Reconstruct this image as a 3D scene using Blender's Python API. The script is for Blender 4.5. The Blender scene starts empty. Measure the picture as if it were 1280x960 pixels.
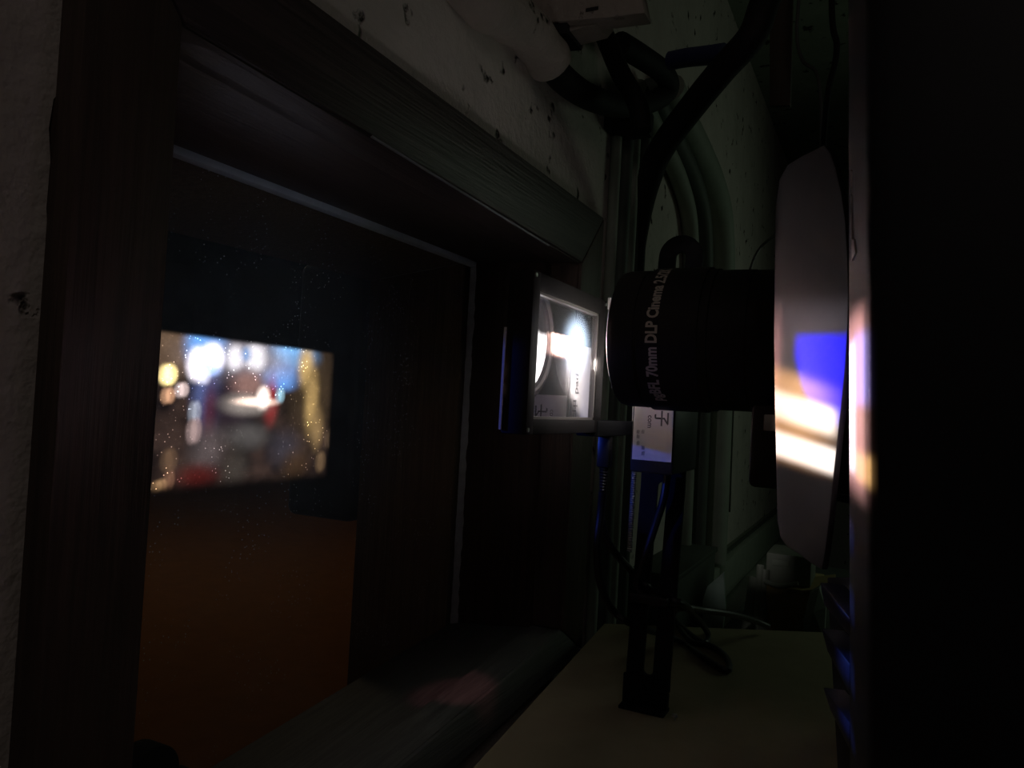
import bpy, bmesh, math, random
from mathutils import Vector, Matrix
random.seed(4)
S = bpy.context.scene
COL = S.collection
V = Vector
PI = math.pi

# ------------------------------------------------------------------ camera frame
FOC = 960.0
CAM = V((0.0, 0.0, 1.45))
Yc = V((465/FOC, (480-530)/FOC, 1.0)).normalized()          # direction along the wall, in camera (right, up, forward)
th = 0.055
Zc = V((math.sin(th), math.cos(th), 0.0))
Zc.z = -(Zc.x*Yc.x + Zc.y*Yc.y)/Yc.z
Zc.normalize()
Xc = V((Yc.y*Zc.z-Yc.z*Zc.y, Yc.z*Zc.x-Yc.x*Zc.z, Yc.x*Zc.y-Yc.y*Zc.x))
# (right, up, forward) is left handed, so flip to get +X to the camera's right
if Xc.x < 0: Xc = -Xc
RV = V((Xc.x, Yc.x, Zc.x)); UV = V((Xc.y, Yc.y, Zc.y)); FV = V((Xc.z, Yc.z, Zc.z))

def ray(px, py):
    return FV + RV*((px-640)/FOC) + UV*((480-py)/FOC)
def hX(px, py, X): d = ray(px, py); return CAM + d*((X-CAM.x)/d.x)
def hY(px, py, Y): d = ray(px, py); return CAM + d*((Y-CAM.y)/d.y)
def hZ(px, py, Z): d = ray(px, py); return CAM + d*((Z-CAM.z)/d.z)
def proj(p):
    d = V(p)-CAM; f = d.dot(FV); return (640+FOC*d.dot(RV)/f, 480-FOC*d.dot(UV)/f)

cam = bpy.data.cameras.new('camera'); camo = bpy.data.objects.new('camera', cam); COL.objects.link(camo)
cam.sensor_fit = 'HORIZONTAL'; cam.sensor_width = 36.0; cam.lens = 36.0*FOC/1280.0
cam.clip_start = 0.01; cam.clip_end = 100
camo.matrix_world = Matrix(((RV.x, UV.x, -FV.x, CAM.x), (RV.y, UV.y, -FV.y, CAM.y), (RV.z, UV.z, -FV.z, CAM.z), (0, 0, 0, 1)))
S.camera = camo

# ------------------------------------------------------------------ node helpers
class NT:
    """tiny expression builder on a node tree"""
    def __init__(s, nt): s.nt = nt
    def n(s, t, **kw):
        nd = s.nt.nodes.new(t)
        for k, v in kw.items(): setattr(nd, k, v)
        return nd
    def put(s, sock, v):
        if hasattr(v, 'is_linked') or isinstance(v, bpy.types.NodeSocket): s.nt.links.new(v, sock)
        else: sock.default_value = v
    def m(s, op, a, b=None, c=None, clamp=False):
        nd = s.n('ShaderNodeMath', operation=op); nd.use_clamp = clamp
        s.put(nd.inputs[0], a)
        if b is not None: s.put(nd.inputs[1], b)
        if c is not None: s.put(nd.inputs[2], c)
        return nd.outputs[0]
    def add(s, a, b): return s.m('ADD', a, b)
    def sub(s, a, b): return s.m('SUBTRACT', a, b)
    def mul(s, a, b): return s.m('MULTIPLY', a, b)
    def div(s, a, b): return s.m('DIVIDE', a, b)
    def mx(s, a, b): return s.m('MAXIMUM', a, b)
    def sm(s, a, b, x):                       # smoothstep a..b
        nd = s.n('ShaderNodeMapRange'); nd.interpolation_type = 'SMOOTHSTEP'
        s.put(nd.inputs['Value'], x)
        if a <= b:
            nd.inputs['From Min'].default_value = a; nd.inputs['From Max'].default_value = b
            nd.inputs['To Min'].default_value = 0; nd.inputs['To Max'].default_value = 1
        else:
            nd.inputs['From Min'].default_value = b; nd.inputs['From Max'].default_value = a
            nd.inputs['To Min'].default_value = 1; nd.inputs['To Max'].default_value = 0
        return nd.outputs[0]
    def band(s, x, a, b, e): return s.mul(s.sm(a-e, a+e, x), s.sm(b+e, b-e, x))
    def blob(s, h, v, ch, cv, rh, rv, e=0.4):
        a = s.div(s.sub(h, ch), rh); b = s.div(s.sub(v, cv), rv)
        r = s.m('SQRT', s.add(s.mul(a, a), s.mul(b, b)))
        return s.sm(1+e, 1-e, r)
    def vec(s, x, y, z=0.0):
        nd = s.n('ShaderNodeCombineXYZ')
        for i, q in enumerate((x, y, z)): s.put(nd.inputs[i], q)
        return nd.outputs[0]
    def noise(s, vec, scale, detail=3, rough=0.5):
        nd = s.n('ShaderNodeTexNoise'); nd.inputs['Scale'].default_value = scale
        nd.inputs['Detail'].default_value = detail; nd.inputs['Roughness'].default_value = rough
        s.nt.links.new(vec, nd.inputs['Vector']); return nd.outputs['Fac']
    def mix(s, f, a, b, mode='MIX'):
        nd = s.n('ShaderNodeMix', data_type='RGBA', blend_type=mode); nd.clamp_factor = True
        s.put(nd.inputs[0], f)
        for k, q in ((6, a), (7, b)):
            if isinstance(q, (tuple, list)): nd.inputs[k].default_value = (*q[:3], 1)
            else: s.nt.links.new(q, nd.inputs[k])
        return nd.outputs[2]
    def scale(s, col, f):
        nd = s.n('ShaderNodeVectorMath', operation='SCALE')
        if isinstance(col, (tuple, list)): nd.inputs[0].default_value = col[:3]
        else: s.nt.links.new(col, nd.inputs[0])
        s.put(nd.inputs['Scale'], f); return nd.outputs[0]
    def vadd(s, a, b):
        nd = s.n('ShaderNodeVectorMath', operation='ADD')
        s.nt.links.new(a, nd.inputs[0]); s.nt.links.new(b, nd.inputs[1]); return nd.outputs[0]

def new_mat(name):
    m = bpy.data.materials.new(name); m.use_nodes = True
    return m, m.node_tree, m.node_tree.nodes['Principled BSDF']

def plain(name, col, rough=0.5, metal=0.0, spec=0.5, var=0.25, vscale=30, bump=0.0, emit=None):
    """a material with slight procedural wear"""
    m, nt, b = new_mat(name); N = NT(nt)
    tc = N.n('ShaderNodeTexCoord')
    f = N.noise(tc.outputs['Object'], vscale, 4, 0.6)
    c = N.mix(f, tuple(q*(1-var) for q in col), tuple(min(1, q*(1+var)) for q in col))
    nt.links.new(c, b.inputs['Base Color'])
    b.inputs['Roughness'].default_value = rough; b.inputs['Metallic'].default_value = metal
    b.inputs['Specular IOR Level'].default_value = spec
    if bump:
        bp = N.n('ShaderNodeBump'); bp.inputs['Strength'].default_value = bump; bp.inputs['Distance'].default_value = 0.002
        nt.links.new(f, bp.inputs['Height']); nt.links.new(bp.outputs[0], b.inputs['Normal'])
    if emit:
        b.inputs['Emission Color'].default_value = (*emit[:3], 1); b.inputs['Emission Strength'].default_value = emit[3]
    return m

def wood(name, axis, c0, c1, rough=0.45, spec=0.4):
    m, nt, b = new_mat(name); N = NT(nt)
    tc = N.n('ShaderNodeTexCoord')
    mp = N.n('ShaderNodeMapping'); sc = [70.0, 70.0, 70.0]; sc[axis] = 2.2
    mp.inputs['Scale'].default_value = sc; nt.links.new(tc.outputs['Object'], mp.inputs['Vector'])
    g = N.noise(mp.outputs[0], 1.6, 5, 0.65)
    g2 = N.noise(mp.outputs[0], 4.5, 3, 0.6)
    f = N.sm(0.36, 0.66, N.add(N.mul(g, .6), N.mul(g2, .4)))
    c = N.mix(f, c0, c1)
    big = N.noise(tc.outputs['Object'], 5, 2)
    c = N.mix(N.sm(.3, .8, big), c, tuple(q*.7 for q in c1))
    nt.links.new(c, b.inputs['Base Color'])
    b.inputs['Roughness'].default_value = rough; b.inputs['Specular IOR Level'].default_value = spec
    bp = N.n('ShaderNodeBump'); bp.inputs['Strength'].default_value = 0.35; bp.inputs['Distance'].default_value = 0.001
    nt.links.new(f, bp.inputs['Height']); nt.links.new(bp.outputs[0], b.inputs['Normal'])
    return m

def plaster(name, col):
    m, nt, b = new_mat(name); N = NT(nt)
    tc = N.n('ShaderNodeTexCoord'); o = tc.outputs['Object']
    f = N.noise(o, 9, 5, .6); f2 = N.noise(o, 45, 4, .6); f3 = N.noise(o, 26, 2, .5); f4 = N.noise(o, 160, 2, .5)
    c = N.mix(f, tuple(q*.72 for q in col), tuple(min(1, q*1.15) for q in col))
    spot = N.mul(N.sm(.63, .68, f3), N.sm(.47, .58, f2))
    c = N.mix(spot, c, (.03, .025, .02))
    c = N.mix(N.mul(N.sm(.35, .2, f), .5), c, (.16, .12, .09))
    nt.links.new(c, b.inputs['Base Color']); b.inputs['Roughness'].default_value = .9
    b.inputs['Specular IOR Level'].default_value = .15
    h = N.add(N.add(N.mul(f, .8), N.mul(f2, .35)), N.add(N.mul(f4, .06), N.mul(spot, -.6)))
    bp = N.n('ShaderNodeBump'); bp.inputs['Strength'].default_value = .6; bp.inputs['Distance'].default_value = .018
    nt.links.new(h, bp.inputs['Height']); nt.links.new(bp.outputs[0], b.inputs['Normal'])
    return m

M = {}
M['plaster'] = plaster('plaster_wall', (.60, .545, .50))
M['wall_far'] = plaster('painted_wall', (.22, .25, .20))
M['ceiling'] = plaster('painted_ceiling', (.26, .29, .24))
M['floor'] = plain('concrete_floor', (.12, .12, .10), .8, var=.3, vscale=8)
M['wood_z'] = wood('dark_wood_upright', 2, (.042, .030, .025), (.100, .070, .057))
M['wood_y'] = wood('dark_wood_level', 1, (.040, .031, .030), (.085, .067, .063))
M['sill'] = wood('sill_wood', 1, (.085, .092, .084), (.150, .160, .144), .7, .25)
M['inner'] = wood('inner_lining', 2, (.13, .085, .053), (.21, .14, .085), .75, .15)
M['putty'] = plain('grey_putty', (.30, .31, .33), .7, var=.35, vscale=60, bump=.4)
M['bead'] = plain('white_bead', (.42, .46, .52), .5, var=.2, vscale=40)
M['black'] = plain('black_paint', (.012, .012, .013), .42, var=.3)
M['black_metal'] = plain('black_anodised', (.012, .012, .013), .75, 0, .06, var=.25, vscale=60)
M['satin'] = plain('satin_black_housing', (.014, .014, .016), .5, spec=.22, var=.15)
M['side'] = plain('projector_side', (.010, .010, .011), .55, spec=.3, var=.15)
M['lens'] = plain('lens_barrel_black', (.020, .017, .017), .5, spec=.4, var=.1)
M['bezel'] = plain('grey_trim_plate', (.078, .073, .076), .55, var=.06, vscale=90)
M['frame'] = plain('modulator_frame', (.016, .0135, .013), .7, 0, .12, var=.2)
M['frame_in'] = plain('frame_inner_lip', (.16, .14, .13), .4, .2, var=.2)
M['rubber'] = plain('black_rubber', (.010, .010, .011), .38, spec=.6, var=.2)
M['hose'] = plain('black_hose', (.010, .010, .010), .75, spec=.25, var=.4)
M['pvc'] = plain('grey_pvc', (.27, .30, .25), .6, spec=.3, var=.2, vscale=20)
M['pvc_dark'] = plain('dark_pvc', (.08, .095, .08), .6, spec=.3, var=.25, vscale=20)
M['painted'] = plaster('painted_pipe', (.50, .44, .39))
M['board'] = plain('tan_board', (.38, .335, .215), .75, var=.18, vscale=14, spec=.25)
M['white'] = plain('white_card', (.62, .58, .56), .6, var=.08)
M['label'] = plain('white_label', (.72, .69, .68), .5, var=.04)
M['ink'] = plain('black_ink', (.015, .013, .015), .5, var=.1)
M['ink_grey'] = plain('grey_ink', (.25, .24, .26), .5, var=.1)
M['letter'] = plain('cream_lettering', (.72, .65, .57), .5, var=.06)
M['steel'] = plain('bright_steel', (.6, .6, .58), .3, .9, var=.1)
M['zinc'] = plain('ridged_zinc', (.38, .38, .36), .4, .6, var=.2)
M['brown'] = plain('brown_strap', (.05, .035, .022), .7, var=.2)
M['card'] = plain('brown_cardboard', (.32, .24, .09), .85, var=.25, vscale=20)
M['device'] = plain('dark_green_device', (.2, .22, .18), .5, var=.3)
M['teal'] = plain('pale_green_plastic', (.26, .36, .31), .4, var=.2)
M['bluegrey'] = plain('dark_blue_plastic', (.035, .04, .07), .35, var=.3, vscale=12)
M['navy'] = plain('navy_tape', (.02, .025, .10), .5, var=.2)
M['carpet'] = plain('orange_brown_carpet', (.30, .125, .035), .95, spec=.1, var=.2, vscale=6)
M['seatcloth'] = plain('dark_seat_cloth', (.02, .018, .02), .9, spec=.1, var=.2)
M['audwall'] = plain('dark_acoustic_wall', (.02, .016, .016), .95, spec=.1, var=.2)
M['wire'] = plain('pale_wire', (.08, .085, .075), .5, var=.2)

def glow_mat():
    m, nt, b = new_mat('glowing_lens_glass'); N = NT(nt)
    b.inputs['Base Color'].default_value = (.05, .05, .06, 1); b.inputs['Roughness'].default_value = .05
    tc = N.n('ShaderNodeTexCoord'); sx = N.n('ShaderNodeSeparateXYZ'); nt.links.new(tc.outputs['Object'], sx.inputs[0])
    wob = N.mul(N.sub(N.noise(tc.outputs['Object'], 30, 2), .5), .02)
    f = N.sm(LZ+.014, LZ+.004, N.add(sx.outputs[2], wob))
    b.inputs['Emission Color'].default_value = (1, .97, .93, 1)
    nt.links.new(N.add(N.mul(f, GLOW), .05), b.inputs['Emission Strength'])
    return m
GLOW = 5.0

def modulator_glass():
    m, nt, b = new_mat('polarising_glass'); N = NT(nt); nt.nodes.remove(b)
    out = nt.nodes['Material Output']
    tr = N.n('ShaderNodeBsdfTransparent'); tr.inputs[0].default_value = (.68, .66, .66, 1)
    gl = N.n('ShaderNodeBsdfGlossy'); gl.inputs['Roughness'].default_value = .012; gl.inputs['Color'].default_value = (.9, .88, .92, 1)
    mx = N.n('ShaderNodeMixShader'); mx.inputs[0].default_value = .42
    nt.links.new(tr.outputs[0], mx.inputs[1]); nt.links.new(gl.outputs[0], mx.inputs[2])
    df = N.n('ShaderNodeBsdfDiffuse'); df.inputs['Color'].default_value = (.8, .8, .8, 1)
    m2 = N.n('ShaderNodeMixShader'); m2.inputs[0].default_value = .05
    nt.links.new(mx.outputs[0], m2.inputs[1]); nt.links.new(df.outputs[0], m2.inputs[2])
    nt.links.new(m2.outputs[0], out.inputs[0]); return m
M['modglass'] = modulator_glass()

def dusty_glass():
    m, nt, b = new_mat('dusty_port_glass'); N = NT(nt); nt.nodes.remove(b)
    out = nt.nodes['Material Output']; tc = N.n('ShaderNodeTexCoord'); o = tc.outputs['Object']
    tr = N.n('ShaderNodeBsdfTransparent'); tr.inputs[0].default_value = (.95, .96, .96, 1)
    df = N.n('ShaderNodeBsdfDiffuse'); df.inputs['Color'].default_value = (.8, .8, .8, 1)
    vo = N.n('ShaderNodeTexVoronoi'); vo.inputs['Scale'].default_value = 260; nt.links.new(o, vo.inputs['Vector'])
    vr = N.n('ShaderNodeSeparateColor'); nt.links.new(vo.outputs['Color'], vr.inputs[0])
    sp = N.mul(N.sm(.22, .10, vo.outputs['Distance']), N.sm(.72, .95, vr.outputs[0]))
    cl = N.noise(o, 26, 4, .65); fine = N.noise(o, 120, 3, .6)
    fac = N.add(N.add(.014, N.mul(cl, .024)), N.mul(N.mul(sp, N.sm(.4, .7, N.noise(o, 14, 2))), .8))
    fac = N.add(fac, N.mul(N.sm(.5, .8, fine), .012))
    mx = N.n('ShaderNodeMixShader'); nt.links.new(fac, mx.inputs[0])
    nt.links.new(tr.outputs[0], mx.inputs[1]); nt.links.new(df.outputs[0], mx.inputs[2])
    nt.links.new(mx.outputs[0], out.inputs[0]); return m
M['dusty'] = dusty_glass()

# ------------------------------------------------------------------ mesh helpers
def box(bm, lo, hi, bev=0.0, seg=2, mat=None):
    lo, hi = V(lo), V(hi)
    b2 = bmesh.new()
    c = (lo+hi)/2; s = hi-lo
    bmesh.ops.create_cube(b2, size=1.0, matrix=Matrix.Translation(c) @ Matrix.Diagonal((*s, 1)))
    if bev > 0: bmesh.ops.bevel(b2, geom=b2.edges[:], offset=bev, segments=seg, affect='EDGES', profile=.5)
    if mat is not None: b2.transform(mat)
    merge(bm, b2)
def merge(bm, b2):
    me = bpy.data.meshes.new('tmp'); b2.to_mesh(me); b2.free(); bm.from_mesh(me); bpy.data.meshes.remove(me)
def hexa(bm, a, b, bev=0.0):
    """solid between quad a (4 points) and quad b (4 points)"""
    b2 = bmesh.new()
    va = [b2.verts.new(V(p)) for p in a]; vb = [b2.verts.new(V(p)) for p in b]
    n = len(va)
    b2.faces.new(va); b2.faces.new(vb[::-1])
    for i in range(n): b2.faces.new((va[i], vb[i], vb[(i+1) % n], va[(i+1) % n]))
    bmesh.ops.recalc_face_normals(b2, faces=b2.faces[:])
    if bev: bmesh.ops.bevel(b2, geom=b2.edges[:], offset=bev, segments=2, affect='EDGES', profile=.5)
    merge(bm, b2)
def prism(bm, pts, d, bev=0.0, holes=()):
    """polygon pts (3D) extruded by vector d"""
    d = V(d); hexa(bm, pts, [V(p)+d for p in pts], bev)
def spline(pts, n=8):
    pts = [V(p) for p in pts]
    if len(pts) < 3: return pts
    out = []
    P = [pts[0]*2-pts[1]] + pts + [pts[-1]*2-pts[-2]]
    for i in range(1, len(P)-2):
        p0, p1, p2, p3 = P[i-1:i+3]
        for k in range(n):
            t = k/n
            out.append(.5*((2*p1)+(p2-p0)*t+(2*p0-5*p1+4*p2-p3)*t*t+(3*p1-p0-3*p2+p3)*t**3))
    out.append(pts[-1]); return out
def tube(bm, pts, r, seg=12, smooth=8, rfun=None):
    pts = spline(pts, smooth) if smooth else [V(p) for p in pts]
    n = len(pts); rings = []
    t0 = (pts[1]-pts[0]).normalized()
    up = V((0, 0, 1)) if abs(t0.z) < .9 else V((1, 0, 0))
    nx = t0.cross(up).normalized()
    for i, p in enumerate(pts):
        t = (pts[min(i+1, n-1)]-pts[max(i-1, 0)]).normalized()
        nx = (nx - t*nx.dot(t)).normalized(); ny = t.cross(nx)
        rr = r if rfun is None else rfun(i/(n-1))
        rings.append([bm.verts.new(p+nx*math.cos(2*PI*k/seg)*rr+ny*math.sin(2*PI*k/seg)*rr) for k in range(seg)])
    for a, b in zip(rings, rings[1:]):
        for k in range(seg): bm.faces.new((a[k], a[(k+1) % seg], b[(k+1) % seg], b[k]))
    bm.faces.new(rings[0][::-1]); bm.faces.new(rings[-1])
def lathe_x(bm, prof, cy, cz, seg=64, caps=True):
    """profile of (x, r) spun about the x axis through (cy, cz)"""
    rings = []
    for x, r in prof:
        rings.append([bm.verts.new((x, cy+math.cos(2*PI*k/seg)*r, cz+math.sin(2*PI*k/seg)*r)) for k in range(seg)])
    for a, b in zip(rings, rings[1:]):
        for k in range(seg): bm.faces.new((a[k], b[k], b[(k+1) % seg], a[(k+1) % seg]))
    if caps: bm.faces.new(rings[0]); bm.faces.new(rings[-1][::-1])
def cyl(bm, a, b, r, seg=20, r2=None):
    tube(bm, [a, b], r, seg, 0, None if r2 is None else (lambda t: r+(r2-r)*t))
def obj(name, bm, mat, parent=None, smooth=35):
    me = bpy.data.meshes.new(name)
    bmesh.ops.recalc_face_normals(bm, faces=bm.faces[:])
    bm.to_mesh(me); bm.free()
    o = bpy.data.objects.new(name, me); COL.objects.link(o)
    me.materials.append(M[mat] if isinstance(mat, str) else mat)
    if smooth:
        me.shade_smooth(); me.set_sharp_from_angle(angle=math.radians(smooth))
    if parent is not None:
        o.parent = parent
        o.matrix_parent_inverse = world_of(parent).inverted()
    return o
def world_of(o):
    m = Matrix.Translation(o.location) @ o.rotation_euler.to_matrix().to_4x4()
    return m if o.parent is None else world_of(o.parent) @ o.matrix_parent_inverse.inverted().inverted() @ m
def thing(name, loc, label=None, cat=None, group=None, kind=None):
    o = bpy.data.objects.new(name, None); COL.objects.link(o); o.location = loc; o.empty_display_size = .05
    tag(o, label, cat, group, kind); return o
def tag(o, label=None, cat=None, group=None, kind=None):
    if label: o['label'] = label
    if cat: o['category'] = cat
    if group: o['group'] = group
    if kind: o['kind'] = kind
    return o
def B(): return bmesh.new()
def text_bm(txt, size, bold=0.0, depth=0.0, align='CENTER'):
    """flat lettering in the xy plane as bmesh"""
    cu = bpy.data.curves.new('lettering_source', 'FONT'); cu.body = txt; cu.size = size
    cu.align_x = align; cu.align_y = 'CENTER'; cu.offset = bold; cu.extrude = depth; cu.resolution_u = 3
    o = bpy.data.objects.new('lettering_source', cu); COL.objects.link(o)
    dg = bpy.context.evaluated_depsgraph_get(); dg.update()
    me = bpy.data.meshes.new_from_object(o.evaluated_get(dg))
    bm = bmesh.new(); bm.from_mesh(me)
    bpy.data.meshes.remove(me); bpy.data.objects.remove(o); bpy.data.curves.remove(cu)
    return bm
def put_text(bm, txt, size, origin, ex, ey, bold=0.0, align='CENTER'):
    t = text_bm(txt, size, bold, 0.0, align)
    ex, ey = V(ex).normalized(), V(ey).normalized(); ez = ex.cross(ey)
    t.transform(Matrix(((ex.x, ey.x, ez.x, origin[0]), (ex.y, ey.y, ez.y, origin[1]), (ex.z, ey.z, ez.z, origin[2]), (0, 0, 0, 1))))
    merge(bm, t)

# ================================================================== THE SETTING
XA, XP, XS, XE = -.400, -.420, -.641, -.865           # casing face, plaster face, glass, auditorium face
ZC = 2.56
def lerp(a, b, t): return V(a)+(V(b)-V(a))*t
def line_at_y(p, q, y): return lerp(p, q, (y-p[1])/(q[1]-p[1]))

# ---- opening corners
yN = hX(200, 480, XA).y                                # near jamb
yF = hX(718, 520, XA).y                                # far jamb
top_a, top_b = hX(400, 130, XA), hX(640, 275, XA)
F_TN, F_TF = line_at_y(top_a, top_b, yN), line_at_y(top_a, top_b, yF)
bot_a, bot_b = hX(702, 790, XA), hX(505, 955, XA)
F_BN, F_BF = line_at_y(bot_b, bot_a, yN), line_at_y(bot_b, bot_a, yF)
oy0 = hX(86, 300, XA).y; oy1 = hX(742, 540, XA).y
t_a, t_b = hX(390, 0, XA), hX(750, 268, XA)
O_TN, O_TF = line_at_y(t_a, t_b, oy0), line_at_y(t_a, t_b, oy1)
l_a, l_b = hX(721, 818, XA), hX(570, 960, XA)
O_BN, O_BF = line_at_y(l_b, l_a, oy0), line_at_y(l_b, l_a, oy1)
# mid (glass) plane
yMF = hX(578, 550, XS).y; yMN = yN+.012
s_a, s_b = hX(220, 186, XS), hX(575, 322, XS)
Mt_N, Mt_F = line_at_y(s_a, s_b, yMN), line_at_y(s_a, s_b, yMF)
b_a, b_b = hX(575, 772, XS), hX(400, 877, XS)
Mb_N, Mb_F = line_at_y(b_b, b_a, yMN), line_at_y(b_b, b_a, yMF)
# auditorium plane
yEF = hX(449, 600, XE).y; yEN = yMN+.05
e_a, e_b = hX(205, 288, XE), hX(460, 350, XE)
E_TN, E_TF = line_at_y(e_a, e_b, yEN), line_at_y(e_a, e_b, yEF)
e_bot = hX(437, 872, XE)
E_BN, E_BF = V((XE, yEN, e_bot.z-.03)), V((XE, yEF, e_bot.z))

# ---- wall slab round the hole
HY0, HY1 = yN-.028, max(yF, yMF, yEF)+.028
HZ1 = max(F_TN.z, F_TF.z, Mt_N.z, E_TN.z)+.028
HZ0 = min(F_BN.z, F_BF.z, Mb_N.z, E_BN.z)-.028
WX0 = XE
plx = XP-.03                                            # plaster coat
def wall_box(bm, y0, y1, z0, z1, x1=plx): box(bm, (WX0, y0, z0), (x1, y1, z1))
bm = B()
wall_box(bm, -1.6, HY0, 0, ZC); wall_box(bm, HY1, 4.0, 0, ZC)
wall_box(bm, HY0, HY1, 0, HZ0); wall_box(bm, HY0, HY1, HZ1, ZC)
# plaster coat with a chipped edge beside the casing
edge_px = [(96, -260), (95, 0), (92, 40), (83, 80), (80, 108), (67, 124), (61, 160), (63, 200), (58, 260), (60, 320), (56, 400), (57, 450), (52, 500), (50, 560), (42, 620),
           (40, 690), (33, 740), (30, 800), (20, 850), (16, 900), (10, 960), (5, 1060), (-5, 1400), (-20, 2300)]
ed = [hX(a, b, XP) for a, b in edge_px]
ed[0].z = ZC; ed[-1].z = 0
for a, b in zip(ed, ed[1:]):
    hexa(bm, [(plx, -1.6, a.z), (plx, a.y, a.z), (plx, b.y, b.z), (plx, -1.6, b.z)],
             [(XP, -1.6, a.z), (XP, a.y, a.z), (XP, b.y, b.z), (XP, -1.6, b.z)])
yb = ed[1].y
box(bm, (plx, ed[1].y, O_TN.z-.02), (XP, O_TF.y+.01, ZC))       # above the casing
box(bm, (plx, O_TF.y+.01, 0), (XP, 4.0, ZC))                    # beyond the casing
box(bm, (plx, ed[-1].y+.02, 0), (XP, O_TF.y+.01, min(O_BN.z, O_BF.z)+.02))
tag(obj('wall_left', bm, 'plaster', smooth=0), kind='structure')

bm = B(); box(bm, (-.9, -1.7, -.1), (3.1, 4.1, 0)); tag(obj('floor', bm, 'floor', smooth=0), kind='structure')
bm = B(); box(bm, (-.9, -1.7, ZC), (3.1, 4.1, ZC+.1)); tag(obj('ceiling', bm, 'ceiling', smooth=0), kind='structure')
bm = B(); box(bm, (-.9, 4.0, 0), (3.1, 4.1, ZC)); tag(obj('wall_back', bm, 'wall_far', smooth=0), kind='structure')
bm = B(); box(bm, (3.0, -1.7, 0), (3.1, 4.1, ZC)); tag(obj('wall_right', bm, 'wall_far', smooth=0), kind='structure')
bm = B(); box(bm, (-.9, -1.7, 0), (3.1, -1.6, ZC)); tag(obj('wall_front', bm, 'wall_far', smooth=0), kind='structure')

# ---- the projection port
port = thing('window_1', ((XA+XE)/2, (yN+yF)/2, F_BN.z), kind='structure')
def casing(name, q, mat, bev=.003):
    """board between four corner points on the casing face, 20 mm thick and sunk into the plaster"""
    bm = B(); hexa(bm, q, [V(p)+V((plx-XA, 0, 0)) for p in q], bev); return obj(name, bm, mat, port)
casing('casing_board', [O_TN, F_TN, F_BN, O_BN], 'wood_z')
casing('casing_board', [O_TN+V((0, .0008, 0)), O_TF, F_TF, F_TN+V((0, .0008, 0))], 'wood_y')
casing('casing_board', [F_TF+V((0, 0, -.0005)), O_TF+V((0, 0, -.0005)), O_BF, F_BF], 'wood_z')
casing('casing_board', [F_BN+V((0, .0008, 0)), F_BF+V((0, -.0008, 0)), O_BF+V((0, -.0008, -.001)), O_BN+V((0, .0008, 0))], 'sill')
def lining(name, a0, a1, b0, b1, d, mat):
    """board spanning a0-a1 at the front to b0-b1 at the back, thickened by d away from the opening"""
    d = V(d); bm = B(); hexa(bm, [a0, a1, b1, b0], [p+d for p in (a0, a1, b1, b0)], .0008); return obj(name, bm, mat, port)
i_ = V((-.001, 0, 0)); T = .02
lining('head_board', F_TN+V((-.004, 0, -.0012)), F_TF+V((-.004, 0, -.0012)), Mt_N, Mt_F, (0, 0, T), 'wood_y')
lining('sill_board', F_BN+V((-.004, 0, .0012)), F_BF+V((-.004, 0, .0012)), Mb_N, Mb_F, (0, 0, -T), 'sill')
lining('jamb_board', F_TN+V((-.004, .0012, 0)), F_BN+V((-.004, .0012, 0)), Mt_N, Mb_N, (0, -T, 0), 'wood_z')
lining('jamb_board', F_TF+V((-.004, -.0012, 0)), F_BF+V((-.004, -.0012, 0)), Mt_F, Mb_F, (0, T, 0), 'wood_z')
Mt_N2, Mt_F2 = Mt_N+V((-.014, 0, 0)), Mt_F+V((-.014, 0, 0))
Mb_N2, Mb_F2 = Mb_N+V((-.014, 0, -.02)), Mb_F+V((-.014, 0, -.02))
lining('inner_head_board', Mt_N2, Mt_F2, E_TN, E_TF, (0, 0, T), 'inner')
lining('inner_sill_board', Mb_N2, Mb_F2, E_BN, E_BF, (0, 0, -T), 'inner')
lining('inner_jamb_board', Mt_N2, Mb_N2, E_TN, E_BN, (0, -T, 0), 'inner')
lining('inner_jamb_board', Mt_F2, Mb_F2, E_TF, E_BF, (0, T, 0), 'inner')
# thin pale strip added as the highlight along the front arris of the head board
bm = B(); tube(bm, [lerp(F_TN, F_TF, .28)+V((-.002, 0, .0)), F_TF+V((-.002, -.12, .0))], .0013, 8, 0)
obj('edge_highlight', bm, 'putty', port)
# glass
gx = XS-.004
bm = B()
hexa(bm, [V((gx, Mt_N.y-.005, Mt_N.z+.005)), V((gx, Mt_F.y+.005, Mt_F.z+.005)), V((gx, Mb_F.y+.005, Mb_F.z-.005)), V((gx, Mb_N.y-.005, Mb_N.z-.005))],
         [V((gx-.005, Mt_N.y-.005, Mt_N.z+.005)), V((gx-.005, Mt_F.y+.005, Mt_F.z+.005)), V((gx-.005, Mb_F.y+.005, Mb_F.z-.005)), V((gx-.005, Mb_N.y-.005, Mb_N.z-.005))])
obj('pane', bm, 'dusty', port, smooth=0)
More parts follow.
